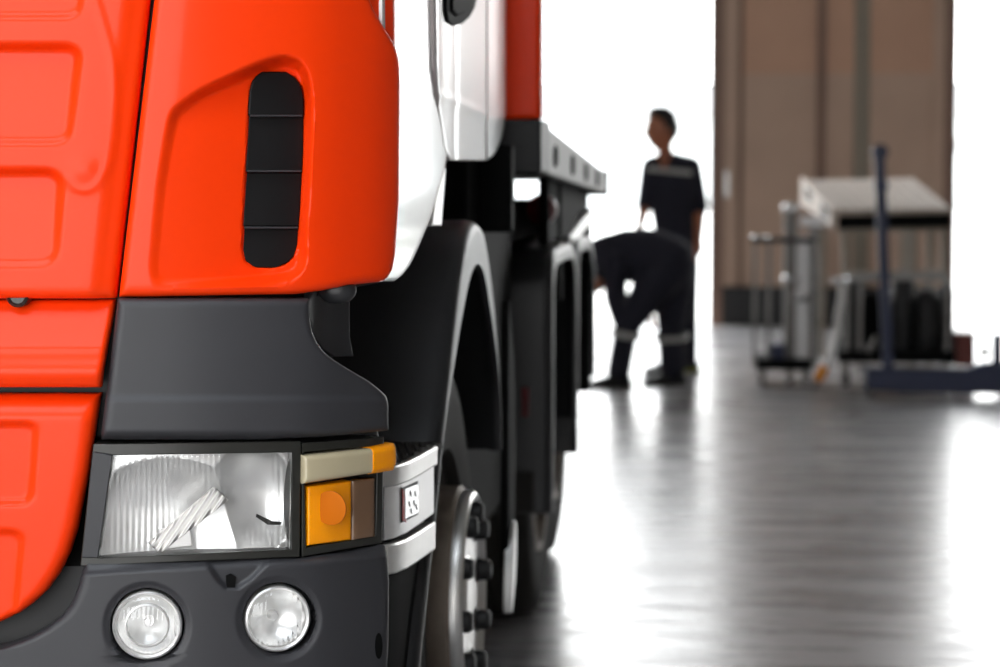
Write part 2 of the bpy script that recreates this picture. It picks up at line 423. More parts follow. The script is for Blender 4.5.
# --- middle strip
def d_mid(x, y): return .036*max(0, min(1, (348-y)/46.)) - .012*math.exp(-((y-372)/14.)**2) + .018*sst(348, 356, y)*0
patch('middle_strip', M['orange'], const(XL), pl([(301, 112.5), (387, 100.5)]), const(301), const(387.5), 10, 40, T, off=-.006, disp=d_mid, er=5, ed=.008, ug=ugc)
cap_p, cap_n = nose(15, 296.5, 0)
MB().lathe(cap_p+Vector((0, .012, 0)), (0, -1, 0), [(-.02, .0165), (.002, .0165), (.004, .014), (.001, .011), (.001, 0)], 24).done('latch_cap', M['bezel'], T)
# --- lower centre panel with its big round corner
rD, rE = slanted(424, 503, 36, 30, 10), slanted(532, 640, 22, 12, 12)
def d_low(x, y):
    d = .016*(1-sst(394, 420, y))
    for f in (rD, rE):
        s = f(x, y)
        if s < 8: d += .010*sst(4, -4, s)
    return d
lowR = pl([(395, 98), (430, 93), (470, 87), (500, 81), (530, 75), (555, 67), (575, 57), (592, 45), (605, 31), (615, 17), (623, 2), (629, -14), (636, -50), (641, -110), (646, -300), (648, -700), (650, -1100)])
patch('lower_panel', M['orange'], const(XL), lowR, const(395.5), const(648), 10, 100, T, off=-.008, disp=d_low, er=15, ed=.018, ug=ugc)
# --- corner panel with scooped air vent
rec = sdf_poly(smooth_poly([(182, 104), (205, 89), (240, 73), (266, 62), (285, 58), (300, 64), (308, 80), (311, 110), (309, 170), (305, 230), (304, 262), (293, 277), (268, 282), (220, 285), (175, 286), (157, 283), (151, 270), (153, 240), (158, 190), (166, 140), (172, 115)], 5))
vent_out = [(248, 98), (250, 84), (257, 75), (268, 71), (283, 71), (294, 76), (301, 86), (303.5, 100), (303, 150), (300, 205), (297, 245), (293, 258), (284, 266), (270, 269), (254, 268), (244, 262), (241, 250), (242, 220), (245, 160)]
vsd = sdf_poly(vent_out)
def d_cor(x, y):
    s = rec(x, y); d = 0
    if s < 12:
        dep = .004 + .030*max(0, min(1, (x-150)/110.)) + .012*sst(150, 60, y)
        d += dep*sst(4, -8, s)
    sv = vsd(x, y)
    d += .012*sst(1.0, -1.5, sv)
    d += .007*sst(40, 0, x-(151-(y/300)*34)-0)*.6
    return d
cornL = pl([(-80, 162), (0, 153.5), (296, 118)])
cornR = pl([(-80, 371), (0, 374), (12, 379), (25, 387), (36, 394), (46, 400), (60, 404), (80, 405), (200, 404), (255, 400), (270, 397), (278, 392), (284, 384), (296, 374)])
cornB = pl([(0, 297.5), (.70, 294.5), (.80, 291), (.88, 286), (1, 282)])
corner = patch('corner_panel', M['orange'], cornL, cornR, const(-80), cornB, 150, 190, T, off=-.004, disp=d_cor, er=10, ed=.013, thick=.03)
# louvred grille in the vent
vL = pl([(70, 262), (72, 259), (75, 255), (80, 251), (90, 248.5), (100, 248), (160, 245), (220, 242), (250, 241), (260, 243), (266, 249), (269, 258)])
vR = pl([(70, 285), (72, 288), (76, 294), (82, 299), (90, 302), (100, 303.5), (150, 303), (205, 300), (245, 297), (256, 294), (263, 288), (269, 274)])
def d_v(x, y):
    lines = (70, 115, 171, 228, 276)
    for a, b_ in zip(lines, lines[1:]):
        if a <= y < b_: return .007*((b_-y)/(b_-a))
    return 0
vent = patch('vent_grille', M['vent'], vL, vR, const(70.5), const(268.8), 14, 70, corner, off=-.004, deep=.034, disp=d_v, er=2, ed=.002, thick=.01, angle=25)
def vent_base(x, y, off=0):
    P, n = nose(x, y, -.004); return P+DEPTH*.030, DEPTH
for yy, a, b_ in ((115, 249, 302), (171, 246, 301), (228, 243.5, 297.5)):
    plate('slat', M['plastic'], [(a, yy-.9), (b_, yy-.9), (b_, yy+.9), (a, yy+.9)], vent, base=vent_base, thick=.02, bevel=.0004)
# strip of the windscreen pillar just behind the corner panel
patch('pillar_trim', M['orange'], pl([(-80, 360), (60, 372)]), pl([(-80, 396.5), (60, 398)]), const(-80), const(62), 8, 10, T, off=.012, er=3, ed=.01)

# --- black panel below the corner panel, with a scoop at its outer end
def d_blk(x, y): return .006*sst(402, 394, y)-.006 + .010*sst(430, 442, y)
bkL = pl([(298, 117), (441, 99.5)])
bkR = pl([(298, 312), (318, 312.5), (332, 315), (343, 320), (352, 327), (360, 337), (368, 350), (375, 362), (382, 374), (389, 383), (396, 391), (404, 393), (432, 393)])
bkB = pl([(0, 441), (.55, 441), (.8, 437), (1, 431)])
patch('upper_bumper', M['plastic'], bkL, bkR, const(298.5), bkB, 60, 60, T, off=-.006, disp=d_blk, er=9, ed=.014, thick=.03)
def d_sc(x, y):
    t = max(0, min(1, (x-309)/40.)); return .11*math.sqrt(max(0, 1-(1-t)**2))
patch('bumper_scoop', M['plastic'], pl([(292, 309), (320, 310), (340, 314), (352, 321), (362, 334)]), pl([(292, 350), (340, 350), (352, 352), (362, 354)]), const(292), const(362), 24, 24, T, off=.002, disp=d_sc, er=2, ed=.002, thick=.02)
p, n = nose(336, 291, .004); p = p+Vector((-.004, .03, 0))
MB().ball(p, .030, 20, (1, .7, .72)).done('tow_eye_cover', M['plastic2'], T)

# --- headlamp
hl_b = MB()
def ringplate(name, outer, inner, m, parent, off, thick, bevel=.0015, base=nose):
    A = [base(x, y, off) for x, y in outer]; B = [base(x, y, off) for x, y in inner]
    mb = MB(); v = mb.bm.verts.new
    a0 = [v(p) for p, n in A]; b0 = [v(p) for p, n in B]; a1 = [v(p+n*thick) for p, n in A]; b1 = [v(p+n*thick) for p, n in B]; n = len(a0)
    for k in range(n):
        k2 = (k+1) % n
        mb._f([a0[k], a0[k2], b0[k2], b0[k]]); mb._f([a1[k], b1[k], b1[k2], a1[k2]]); mb._f([a0[k], a1[k], a1[k2], a0[k2]]); mb._f([b0[k], b0[k2], b1[k2], b1[k]])
    return mb.done(name, m, parent, bevel)
def quad_loop(c, nseg=10):
    out = []
    for k in range(4):
        a, b_ = c[k], c[(k+1) % 4]
        for t in np.linspace(0, 1, nseg, endpoint=False): out.append((a[0]+(b_[0]-a[0])*t, a[1]+(b_[1]-a[1])*t))
    return out
hOut = quad_loop([(93, 444), (301, 441), (300, 557), (80, 566)]); hIn = quad_loop([(112.5, 455.5), (292, 452.5), (290.5, 549.5), (98, 558)])
head = ringplate('headlamp', hOut, hIn, M['bezel'], T, .004, .09)
plate('side_trim', M['plastic'], [(93, 452), (112, 455), (97.5, 558), (82, 558)], head, off=-.002, thick=.008)
# reflector with two bowls
def d_ref(x, y):
    return .045*(1-math.exp(-(((x-172)/62.)**2+((y-512)/46.)**2)))*0 + _ref(x, y)
def _ref(x, y):
    b1 = ((x-168)/86.)**2+((y-520)/62.)**2; b2 = ((x-252)/46.)**2+((y-500)/56.)**2
    a = .034*max(0, 1-b1)**.9 ; c = .030*max(0, 1-b2)**.9
    rib = .00032*math.sin(x*1.05)*max(sst(215, 120, x)*sst(480, 520, y), sst(262, 285, x))
    return max(a, c)+rib
patch('reflector', M['reflector'], pl([(450, 111), (560, 96)]), pl([(450, 294), (560, 292)]), const(450), const(560), 150, 50, head, off=.026, disp=d_ref, er=1, ed=0, thick=.002, angle=30)
sh = sdf_poly([(146, 543), (214, 488), (228, 500), (160, 552)])
def d_fl(x, y): return .0022*math.sin((x*.80+y*.55)*1.05)
patch('fluted_shade', M['brushed'], pl([(488, 213), (543, 148), (552, 158)]), pl([(488, 216), (500, 229), (552, 162)]), const(488), const(552), 60, 40, head, off=.018, disp=d_fl, er=2, ed=.002, thick=.006, angle=60)
plate('lower_shade', M['silver'], [(158, 530), (190, 522), (193, 546), (158, 550)], head, off=.022, thick=.006)
plate('shade_clip', M['bezel'], [(257, 514), (270, 521), (282, 522), (281, 525), (268, 525), (256, 517)], head, off=.018, thick=.004)
patch('lens', M['lens'], pl([(452, 112.5), (559, 97.5)]), pl([(452, 292.5), (559, 290)]), pl([(0, 455), (1, 452.5)]), pl([(0, 558.5), (1, 549.8)]), 40, 24, head, off=-.001, er=3, ed=.003, thick=.004)

# --- corner lamps
iOut = quad_loop([(302, 443), (384, 437), (382, 543), (302, 557)]); iIn = quad_loop([(304, 452), (378, 446), (376, 536), (306, 548)])
ind = ringplate('corner_lamp', iOut, iIn, M['bezel'], T, .006, .07)
plate('lamp_tray', M['bezel'], [(302, 448), (384, 440), (380, 540), (302, 552)], ind, off=.035, thick=.01)
def d_cyl(y0, y1, h): return lambda x, y: h*((2*(y-y0)/(y1-y0)-1)**2)
patch('marker_lens', M['cream'], const(304), const(374), pl([(0, 456), (1, 448.5)]), pl([(0, 484.5), (1, 474)]), 20, 12, ind, off=-.010, er=4, ed=.010, thick=.04, round_edges='ltb')
patch('marker_end', M['amber'], const(373.5), pl([(440, 397), (448, 400), (462, 400.5), (472, 397)]), pl([(0, 448), (1, 443)]), pl([(0, 475), (1, 471.5)]), 10, 12, ind, off=-.012, er=6, ed=.014, thick=.04, round_edges='rtb')
patch('indicator_lens', M['amber'], const(307.5), const(352), pl([(0, 487), (1, 481)]), pl([(0, 546), (1, 540)]), 24, 20, ind, off=.006, er=3, ed=.004, disp=lambda x, y: .004*math.cos((x)*1.9)*.12, thick=.02)
MB().lathe(nose(331, 508, -.006)[0], (-.3, -1, 0), [(0, .026), (.002, .026), (.003, .02), (.0035, 0)], 30).done('bulb_dome', M['amber_dark'], ind)
patch('side_lens', M['smoke'], const(353), const(376), pl([(0, 481), (1, 478)]), pl([(0, 541), (1, 537)]), 10, 14, ind, off=.004, er=3, ed=.005, thick=.02)

# --- bumper with its fog lamps
bmL = pl([(562, 84), (575, 80), (590, 76), (605, 70), (618, 60), (630, 44), (640, 26), (648, 4), (655, -40), (660, -120), (664, -300), (668, -700), (672, -1150), (760, -1150)])
bmR = pl([(544, 389), (560, 392), (580, 393.5), (600, 393.5), (640, 393), (700, 391), (760, 389)])
notch = sdf_poly([(206, 562), (268, 562), (252, 578), (238, 588), (226, 588), (218, 580)])
fogs = [(147, 626, 36.5), (279, 619.5, 35.5)]
def d_bm(x, y):
    ytop = 566-(x-84)/304.*20 if x > 84 else 566
    d = .010*sst(577, 570, y-(ytop-566)) if x > -30 else 0
    s = notch(x, y); d += .009*sst(3, -3, s)
    for cx, cy, r in fogs:
        q = math.hypot(x-cx, y-cy); d += .05*sst(r+1, r-1.5, q) + .004*sst(r+9, r+2, q)
    d += .012*sst(384, 376, x)*sst(598, 604, y)*sst(366, 372, x)*0
    return d
bT = pl([(0, 562.5), (.25, 563), (.7, 560), (.88, 553), (1, 545)])
def bm_patch():
    # columns follow the frame area closely
    L0, n = -1150., None
    def Lx(y): return bmL(y)
    ug = [0, .004, .012, .025] + list(np.linspace(.04, .97, 190)) + [.98, .988, .994, 1]
    return patch('bumper', M['plastic'], Lx, bmR, bT, const(760), 10, 170, T, off=-.010, disp=d_bm, er=9, ed=.014, thick=.03, ug=ug)
# left part follows a separate grid so the lamps stay round: bumper mesh is drawn from x=-200
bmL = pl([(562, 84), (575, 80), (590, 76), (605, 70), (618, 60), (630, 44), (640, 26), (648, 4), (655, -40), (660, -120), (664, -200), (760, -200)])
bump = bm_patch()
patch('bumper_centre', M['plastic'], const(-1150), const(-198), const(664), const(760), 20, 12, T, off=-.010, er=5, ed=.008, thick=.03)
for i, (cx, cy, r) in enumerate(fogs):
    c, n = nose(cx, cy, -.010+.004); ax = -n; R = r*3.30/2300
    fogm = MB().lathe(c+n*.012, ax, [(-.03, R*.99), (.0, R*.99), (.006, R*.97), (.008, R*.92), (.004, R*.86), (-.004, R*.86)], 48).done('fog_lamp', M['silver'], T)
    MB().lathe(c+n*.012, ax, [(-.004, R*.86), (-.014, R*.72), (-.026, R*.45), (-.032, R*.16), (-.02, R*.14), (-.014, R*.10), (-.013, 0)], 40).done('reflector', M['reflector'], fogm)
    MB().lathe(c+n*.012, ax, [(-.002, R*.90), (.004, R*.80), (.009, R*.55), (.012, R*.25), (.0125, 0)], 40).done('lens', M['fog_lens'], fogm)
    if i == 0:
        MB().lathe(c+n*.012, ax, [(.0, R*.62), (.011, R*.62), (.012, R*.58), (.0, R*.57)], 40).done('inner_ring', M['silver'], fogm)
plate('side_slot', M['dark'], [(379+3.6*math.cos(k*PI/10), 646+13*math.sin(k*PI/10)) for k in range(20)], bump, off=-.011, thick=.006, bevel=0)
plate('notch_slot', M['dark'], [(226, 576), (231, 574), (236, 577), (235, 588), (227, 588)], bump, off=-.006, thick=.004, bevel=0)

# --- wrap-round side step
pc = [(-.600, 3.545), (-.583, 3.56), (-.568, 3.585), (-.558, 3.63), (-.551, 3.70), (-.547, 3.80), (-.545, 3.90), (-.544, 3.985)]
def wrap(name, m, plan, z0, z1, parent, dz=0, thick=.02, bevel=.003, shift=0):
    mb = MB(); v = mb.bm.verts.new; rows = []
    for i, (X, Y) in enumerate(plan):
        s = dz*i/(len(plan)-1)
        rows.append([v((X+shift, Y, z0+s)), v((X+shift, Y, z1+s)), v((X+shift-thick, Y+thick*.5, z1+s)), v((X+shift-thick, Y+thick*.5, z0+s))])
    for A, B in zip(rows, rows[1:]):
        for k in range(4): mb._f([A[k], B[k], B[(k+1) % 4], A[(k+1) % 4]])
    mb._f(rows[0]); mb._f(rows[-1][::-1])
    return mb.done(name, m, parent, bevel)
step = wrap('side_step', M['brushed'], pc, .838, .872, T, -.018, .03, .004, .002)
wrap('step_face', M['silver'], pc[2:], .748, .834, step, -.014, .012, .002, -.005)
wrap('step_tread_edge', M['brushed'], pc[2:], .692, .742, step, -.022, .03, .004, -.002)
mb = MB(); mb.prism([(X-.008, Y, .872-.018*i/7) for i, (X, Y) in enumerate(pc)] + [(-.545, 4.07, .851), (-.68, 4.07, .851), (-.68, 3.60, .871)], (0, 0, -.012))
for i in range(12):
    for j in range(7):
        Y = 3.60+i*.038; X = -.568-j*.014-(.02 if i < 1 else 0)
        mb.lathe((X+(.007 if i % 2 else 0), Y, .8695-.018*(Y-3.56)/.42), (0, 0, 1), [(0, .006), (.006, .005), (.007, 0)], 8)
tread = mb.done('tread_pad', M['rubber'], step)
wrap('step_body', M['dark'], [(-.612, 3.56), (-.60, 3.565), (-.58, 3.60), (-.573, 3.64), (-.568, 3.72), (-.564, 3.97)], .44, .84, T, 0, .05, .006)
def on_step(Y, z, e=.0):
    X = float(np.interp(Y, [q[1] for q in pc], [q[0] for q in pc])) - .005 + e; return Vector((X, Y, z))
def stick(name, m, y0, y1, z0, z1, e, parent):
    return MB().hexa([on_step(y0, z0, e), on_step(y0, z0, e+.0012), on_step(y1, z0-.006, e+.0012), on_step(y1, z0-.006, e), on_step(y0, z1, e), on_step(y0, z1, e+.0012), on_step(y1, z1-.006, e+.0012), on_step(y1, z1-.006, e)]).done(name, m, parent)
bd = stick('sticker', M['matte_black'], 3.665, 3.80, .765, .822, .0005, step)
stick('sticker_border', M['stick_red'], 3.668, 3.69, .768, .819, .0018, bd)
stick('sticker_face', M['sticker'], 3.682, 3.795, .769, .818, .0024, bd)
for k, (yy, zz) in enumerate(((3.72, .806), (3.76, .80), (3.71, .79), (3.75, .786), (3.77, .776), (3.725, .776))):
    stick('printed_mark', M['stick_grey'], yy, yy+.007, zz, zz+.004, .0032, bd)

# --- mudguards (swept), wheels
def mudguard(name, path, xo, xi, m, lip=.035, top=0, t=.018, parent=T):
    """path of (Y,Z); plate from xi to xo with a side wall turned down towards the wheel"""
    P = [Vector((0, a, b_)) for a, b_ in smooth_poly(path, 6, False)]
    mb = MB(); v = mb.bm.verts.new; rows = []
    for i, p in enumerate(P):
        d = (P[min(i+1, len(P)-1)]-P[max(i-1, 0)]).normalized(); nr = Vector((0, d.z, -d.y))       # towards the wheel
        q = lambda x, k: v((x, p.y+nr.y*k, p.z+nr.z*k)); lp = lip+top*sst(.85, 1.2, p.z)
        rows.append([q(xi, 0), q(xo-.03, 0), q(xo-.012, .004), q(xo-.003, .012), q(xo, .026), q(xo, lp), q(xo-.014, lp), q(xo-.02, .03), q(xo-.035, t), q(xi, t)])
    for A, B in zip(rows, rows[1:]):
        n = len(A)
        for k in range(n): mb._f([A[k], B[k], B[(k+1) % n], A[(k+1) % n]])
    mb._f(rows[0]); mb._f(rows[-1][::-1])
    return mb.done(name, m, parent, 0, 2, 40)
def wheel(Y, xo, R, width, hub=True):
    c = Vector((xo, Y, R))
    prof = [(-width, R*.60), (-width-.01, R*.80), (-width+.005, R*.95), (-width+.03, R*.985), (-width+.032, R*.99)]
    k = -width+.035
    for a in (0.2, .4, .6, .8):
        g = -width+.03+(width-.06)*a; prof += [(g-.008, R), (g-.004, R*.975), (g+.004, R*.975), (g+.008, R)]
    prof += [(-.032, R*.99), (-.03, R*.985), (-.008, R*.95), (.004, R*.82), (-.004, R*.62), (-.03, R*.60), (-.03, R*.40), (-width, R*.40), (-width, R*.60)]
    w = MB().lathe(c, (1, 0, 0), prof, 72).done('wheel', M['rubber'], T, angle=50)
    if hub: return w, c
    MB().lathe(c, (1, 0, 0), [(-.03, R*.6), (.0, R*.59), (.0, R*.55), (-.10, R*.52), (-.13, R*.30), (-.06, R*.24), (-.05, 0)], 48).done('rim', M['drum'], w)
    return w, c
fend = mudguard('front_mudguard', [(3.70, .40), (3.765, .50), (3.885, .64), (3.975, .735), (4.075, .86), (4.17, .96), (4.32, 1.115), (4.46, 1.205), (4.62, 1.24), (4.78, 1.21), (4.90, 1.12), (5.0, 1.0), (5.09, .85), (5.12, .72)], -.548, -1.05, M['plastic2'], .03, .06)
MB().box((-.75, 3.80, .50), (-.62, 3.815, .83)).done('access_flap', M['plastic'], fend, .004)
w1, c1 = wheel(4.60, -.605, .478, .30)
hubc = Vector((-.60, 4.60, .478))
MB().lathe(hubc, (1, 0, 0), [(-.12, .17), (-.05, .215), (-.035, .222), (.018, .222), (.024, .217), (.024, .10)], 72).done('brake_drum', M['drum'], w1)
rim = MB().lathe(hubc, (1, 0, 0), [(.018, .208), (.022, .213), (.036, .214), (.046, .210), (.050, .203), (.046, .198), (.036, .190), (.034, .08), (.040, .072), (.042, .06), (.042, 0)], 72).done('rim', M['brushed'], w1)
nutbm = MB().lathe((0, 0, 0), (1, 0, 0), [(-.004, .026), (.004, .026), (.008, .022), (.026, .021), (.032, .016), (.034, 0)], 12)
nut0 = nutbm.done('wheel_nut', M['matte_black'], rim)
for k in range(10):
    a = math.radians(10+36*k); o = nut0 if k == 0 else nut0.copy()
    if k: COL.objects.link(o); o.parent = rim
    o.location = (hubc.x+.033, hubc.y+.1675*math.sin(a), hubc.z+.1675*math.cos(a))
# side flap behind the front wheel
mb = MB(); mb.prism([Vector((-.562, a, b_)) for a, b_ in smooth_poly([(5.20, 1.02), (5.27, .98), (5.33, .90), (5.36, .78), (5.36, .58), (5.31, .46), (5.24, .42), (5.20, .50)], 5)], (.018, 0, 0)); mb.done('mud_flap', M['dark'], T, .006)
mb = MB(); mb.prism([Vector((-.555, a, b_)) for a, b_ in smooth_poly([(5.20, .47), (5.28, .53), (5.30, .46), (5.26, .38), (5.18, .33)], 4)], (.02, 0, 0)); mb.done('flap_plate', M['silver'], T, .004)
f2 = mudguard('rear_mudguard', [(6.42, .38), (6.42, .65), (6.42, .98), (6.45, 1.07), (6.53, 1.12), (6.66, 1.13), (7.1, 1.13), (7.28, 1.10), (7.38, 1.0), (7.42, .8), (7.42, .55)], -.548, -1.15, M['plastic2'], .05)
MB().box((-.70, 6.40, .385), (-.60, 6.418, .50)).done('flap', M['rubber'], f2, .003)
MB().box((-.634, 6.405, .655), (-.614, 6.42, .74)).done('reflex_strip', M['lamp_red'], f2, .003)
f3 = mudguard('rear_mudguard', [(7.52, .42), (7.52, .7), (7.53, 1.0), (7.56, 1.09), (7.66, 1.13), (8.1, 1.13), (8.3, 1.08), (8.42, .95), (8.44, .75), (8.44, .60)], -.56, -1.15, M['plastic2'], .05)
w2, c2 = wheel(6.93, -.625, .478, .30, False)
w3, c3 = wheel(8.05, -.67, .478, .30, False)
# far-side wheels
for Y in (4.60, 6.93, 8.05):
    wl = MB().lathe((-2.85, Y, .478), (1, 0, 0), [(0, .28), (0, .44), (.03, .478), (.27, .478), (.30, .44), (.30, .28), (.30, 0)], 48).done('wheel', M['rubber'], T)

# --- cab side
cs = atX
def side_patch(name, m, L, R, Tt, B, X, nx=20, ny=40, **k): return patch(name, m, L, R, Tt, B, nx, ny, k.pop('parent', T), base=k.pop('base', None) or side(X), **k)
side_patch('cab_side', M['white'], const(384), pl([(-60, 444), (100, 446), (158, 448), (170, 446), (190, 440), (215, 433), (235, 425), (252, 418), (266, 411), (275, 404), (281, 396)]), const(-60), const(281.5), -.552, er=3, ed=.003, thick=.012)
def d_door(x, y):
    d = .004*math.exp(-((x-457)/1.6)**2)                    # door seam
    d += .003*math.exp(-((x-444)/5.)**2)
    yy = 95+(x-440)*.42; d += -.0015*math.exp(-((y-yy)/4.)**2)*sst(492, 470, x) + .002*sst(yy, yy+12, y)
    return d
door = side_patch('cab_door', M['door_reflection_tint'], pl([(-60, 436), (70, 438), (100, 441), (130, 445), (150, 447), (161, 453)]), const(487.5), const(-60), const(161), -.540, 50, 60, off=0, base=sideplane(-.543, 4.06, .030), disp=d_door, er=2, ed=.006, thick=.012)
side_patch('cab_corner', M['white'], const(488), pl([(-60, 508), (110, 508), (125, 507), (138, 504), (148, 500), (155, 496), (159, 491), (161, 488.5)]), const(-60), const(161), -.569, 14, 60, er=3, ed=.012, thick=.05, round_edges='rb')  # rear strip parted from the tinted door, kept plain white
plate('handle_recess', M['dark'], [(447, -60), (478, -60), (477, 0), (475, 9), (470, 18), (463, 24), (454, 26), (449, 22), (447, 12)], door, sideplane(-.539, 4.06, .030), 0, .02, .004)
plate('door_handle', M['dark'], [(453, -60), (471, -60), (470, 4), (465, 14), (458, 17), (453, 12)], door, sideplane(-.533, 4.06, .030), 0, .02, .006)
mb = MB(); mb.box((-2.95, 3.62, 1.42), (-.62, 5.0, 3.0)); mb.done('cab_body', M['white'], T, .05)
side_patch('sill_trim', M['silver'], pl([(170, 440), (225, 433)]), pl([(170, 447), (225, 443)]), const(168), const(226), -.556, 6, 12, er=2, ed=.004, thick=.02)
# --- chassis, load bed and what hangs below it
mb = MB(); mb.box((-2.3, 4.2, .55), (-1.06, 8.3, 1.12)); mb.box((-2.6, 5.05, .55), (-.98, 8.3, 1.40)); mb.box((-.98, 5.30, .45), (-.66, 6.35, 1.245))
mb.box((-.98, 5.05, 1.0), (-.62, 5.25, 1.45)); mb.box((-2.4, 3.5, .45), (-.75, 3.62, 1.6)); mb.box((-.98, 6.45, 1.14), (-.70, 8.30, 1.255))
mb.done('chassis', M['dark'], T, .006)
MB().box((-2.9, 5.55, 1.465), (at(541, 60, 5.55).x, 5.64, 2.6)).done('headboard', M['orange'], T, .012)
MB().box((-2.9, 5.50, 1.335), (at(541, 140, 5.5).x, 5.75, 1.465)).done('bed_crossmember', M['matte_black'], T, .008)
# load bed side rail, drooping a little towards the tail
xr = -.520
mb = MB()
A0, A1, B0, B1 = (5.60, 1.342), (5.60, 1.470), (8.40, 1.316), (8.40, 1.345)
mb.hexa([(-2.9, A0[0], A0[1]), (xr-.03, A0[0], A0[1]), (xr-.03, B0[0], B0[1]), (-2.9, B0[0], B0[1]), (-2.9, A1[0], A1[1]), (xr-.03, A1[0], A1[1]), (xr-.03, B1[0], B1[1]), (-2.9, B1[0], B1[1])])
bed = mb.done('load_bed', M['dark'], T, .004)
mb = MB(); mb.hexa([(xr-.03, 5.60, 1.342), (xr, 5.60, 1.342), (xr, 8.38, 1.270), (xr-.03, 8.38, 1.270), (xr-.03, 5.60, 1.474), (xr, 5.60, 1.474), (xr, 8.38, 1.348), (xr-.03, 8.38, 1.348)])
rail = mb.done('bed_rail', M['rail'], bed, .006)
MB().box((xr-.10, 8.385, 1.262), (xr+.006, 8.44, 1.356)).done('end_cap', M['dark'], bed, .006)
for Y in (6.15, 6.75, 7.3, 7.85):
    z = float(np.interp(Y, [5.6, 8.38], [1.402, 1.310])); MB().lathe((xr-.004, Y, z), (1, 0, 0), [(0, .030), (.008, .030), (.012, .022), (.010, 0)], 20).done('rail_pocket', M['dark'], bed)
p = atX(548, 213, -.60)
MB().lathe((-.60, 6.7, 1.235), (-.2, -1, 0), [(0, .045), (.02, .045), (.03, .03), (.032, 0)], 24).done('tail_lamp', M['lamp_red'], T)
mb = MB(); mb.box((-.60, 6.60, 1.10), (-.575, 6.64, 1.36)); mb.box((-.60, 7.05, .95), (-.575, 7.10, 1.33)); mb.box((-.605, 6.60, 1.14), (-.585, 8.38, 1.325)); mb.done('side_guard', M['dark'], T, .004)
MB().box((-.80, 5.26, 1.20), (at(513, 190, 5.3).x, 5.34, 1.40)).done('air_tank_bracket', M['dark'], T, .006)
mb = MB(); mb.beam((-.60, 7.55, 1.12), (-.56, 8.1, 1.20), .03, .04); mb.done('support_strut', M['silver'], T, .006)
MB().box((-2.4, 8.32, .55), (-.575, 8.42, 1.215)).done('tail_beam', M['dark'], T, .008)

# =========================================================================== people
def skin(name, joints, edges, root, m, parent=None, vox=.009, sm=6):
    bm = bmesh.new()
    def R(k): r = joints[k][1]; return r if isinstance(r, tuple) else (r, r)
    for a, b_ in edges:
        pa, pb_ = Vector(joints[a][0]), Vector(joints[b_][0]); ra, rb = R(a), R(b_)
        n = max(2, int((pb_-pa).length/(min(ra+rb)*.35))+1)
        for i in range(n+1):
            t = i/n; c = pa.lerp(pb_, t); rx, ry = ra[0]+(rb[0]-ra[0])*t, ra[1]+(rb[1]-ra[1])*t
            res = bmesh.ops.create_icosphere(bm, subdivisions=2, radius=1)
            for v in res['verts']: v.co = Vector((v.co.x*rx, v.co.y*ry, v.co.z*(rx+ry)/2))+c
    me = bpy.data.meshes.new(name); bm.to_mesh(me); bm.free()
    o = bpy.data.objects.new(name, me); COL.objects.link(o)
    rm = o.modifiers.new('remesh', 'REMESH'); rm.mode = 'VOXEL'; rm.voxel_size = vox; rm.use_smooth_shade = True
    s_ = o.modifiers.new('smooth', 'SMOOTH'); s_.iterations = sm; s_.factor = .5
    me.materials.append(m)
    if parent: child(o, parent)
    return o
def bake(o):
    dg = bpy.context.evaluated_depsgraph_get(); dg.update(); e = o.evaluated_get(dg)
    me = bpy.data.meshes.new_from_object(e); mats = list(o.data.materials); o.modifiers.clear(); o.data = me
    if not me.materials:
        for k in mats: me.materials.append(k)
    for p in me.polygons: p.use_smooth = True
    return o
def slim(J, keep, k=.82):
    return {a: (p, r if a in keep else tuple(q*k for q in (r if isinstance(r, tuple) else (r, r)))) for a, (p, r) in J.items()}
def lerp(a, b_, t): return a+(b_-a)*t
def hand_joints(J, E, wrist_key, wrist, fdir, side_dir, curl, pre):
    """palm, four fingers and a thumb growing out of the wrist; curl bends the fingers towards the palm side"""
    f = Vector(fdir).normalized(); s = Vector(side_dir); s = (s-f*s.dot(f)).normalized(); pn = f.cross(s)*curl
    J[pre+'palm'] = (wrist+f*.055, (.036, .018)); E.append((wrist_key, pre+'palm'))
    J[pre+'knuck'] = (wrist+f*.085, (.038, .015)); E.append((pre+'palm', pre+'knuck'))
    for i, (o_, ln) in enumerate(((-.030, .065), (-.010, .078), (.010, .074), (.029, .058))):
        b0 = wrist+f*.095+s*o_; k = pre+'f%d' % i
        J[k+'a'] = (b0, .009); J[k+'b'] = (b0+f*ln*.55+pn*.010, .0085); J[k+'c'] = (b0+f*ln*.9+pn*.032, .0075)
        E += [(pre+'knuck', k+'a'), (k+'a', k+'b'), (k+'b', k+'c')]
    b0 = wrist+f*.040-s*.034
    J[pre+'ta'] = (b0, .011); J[pre+'tb'] = (b0+f*.032-s*.020+pn*.01, .0095); J[pre+'tc'] = (b0+f*.060-s*.024+pn*.02, .008)
    E += [(pre+'palm', pre+'ta'), (pre+'ta', pre+'tb'), (pre+'tb', pre+'tc')]

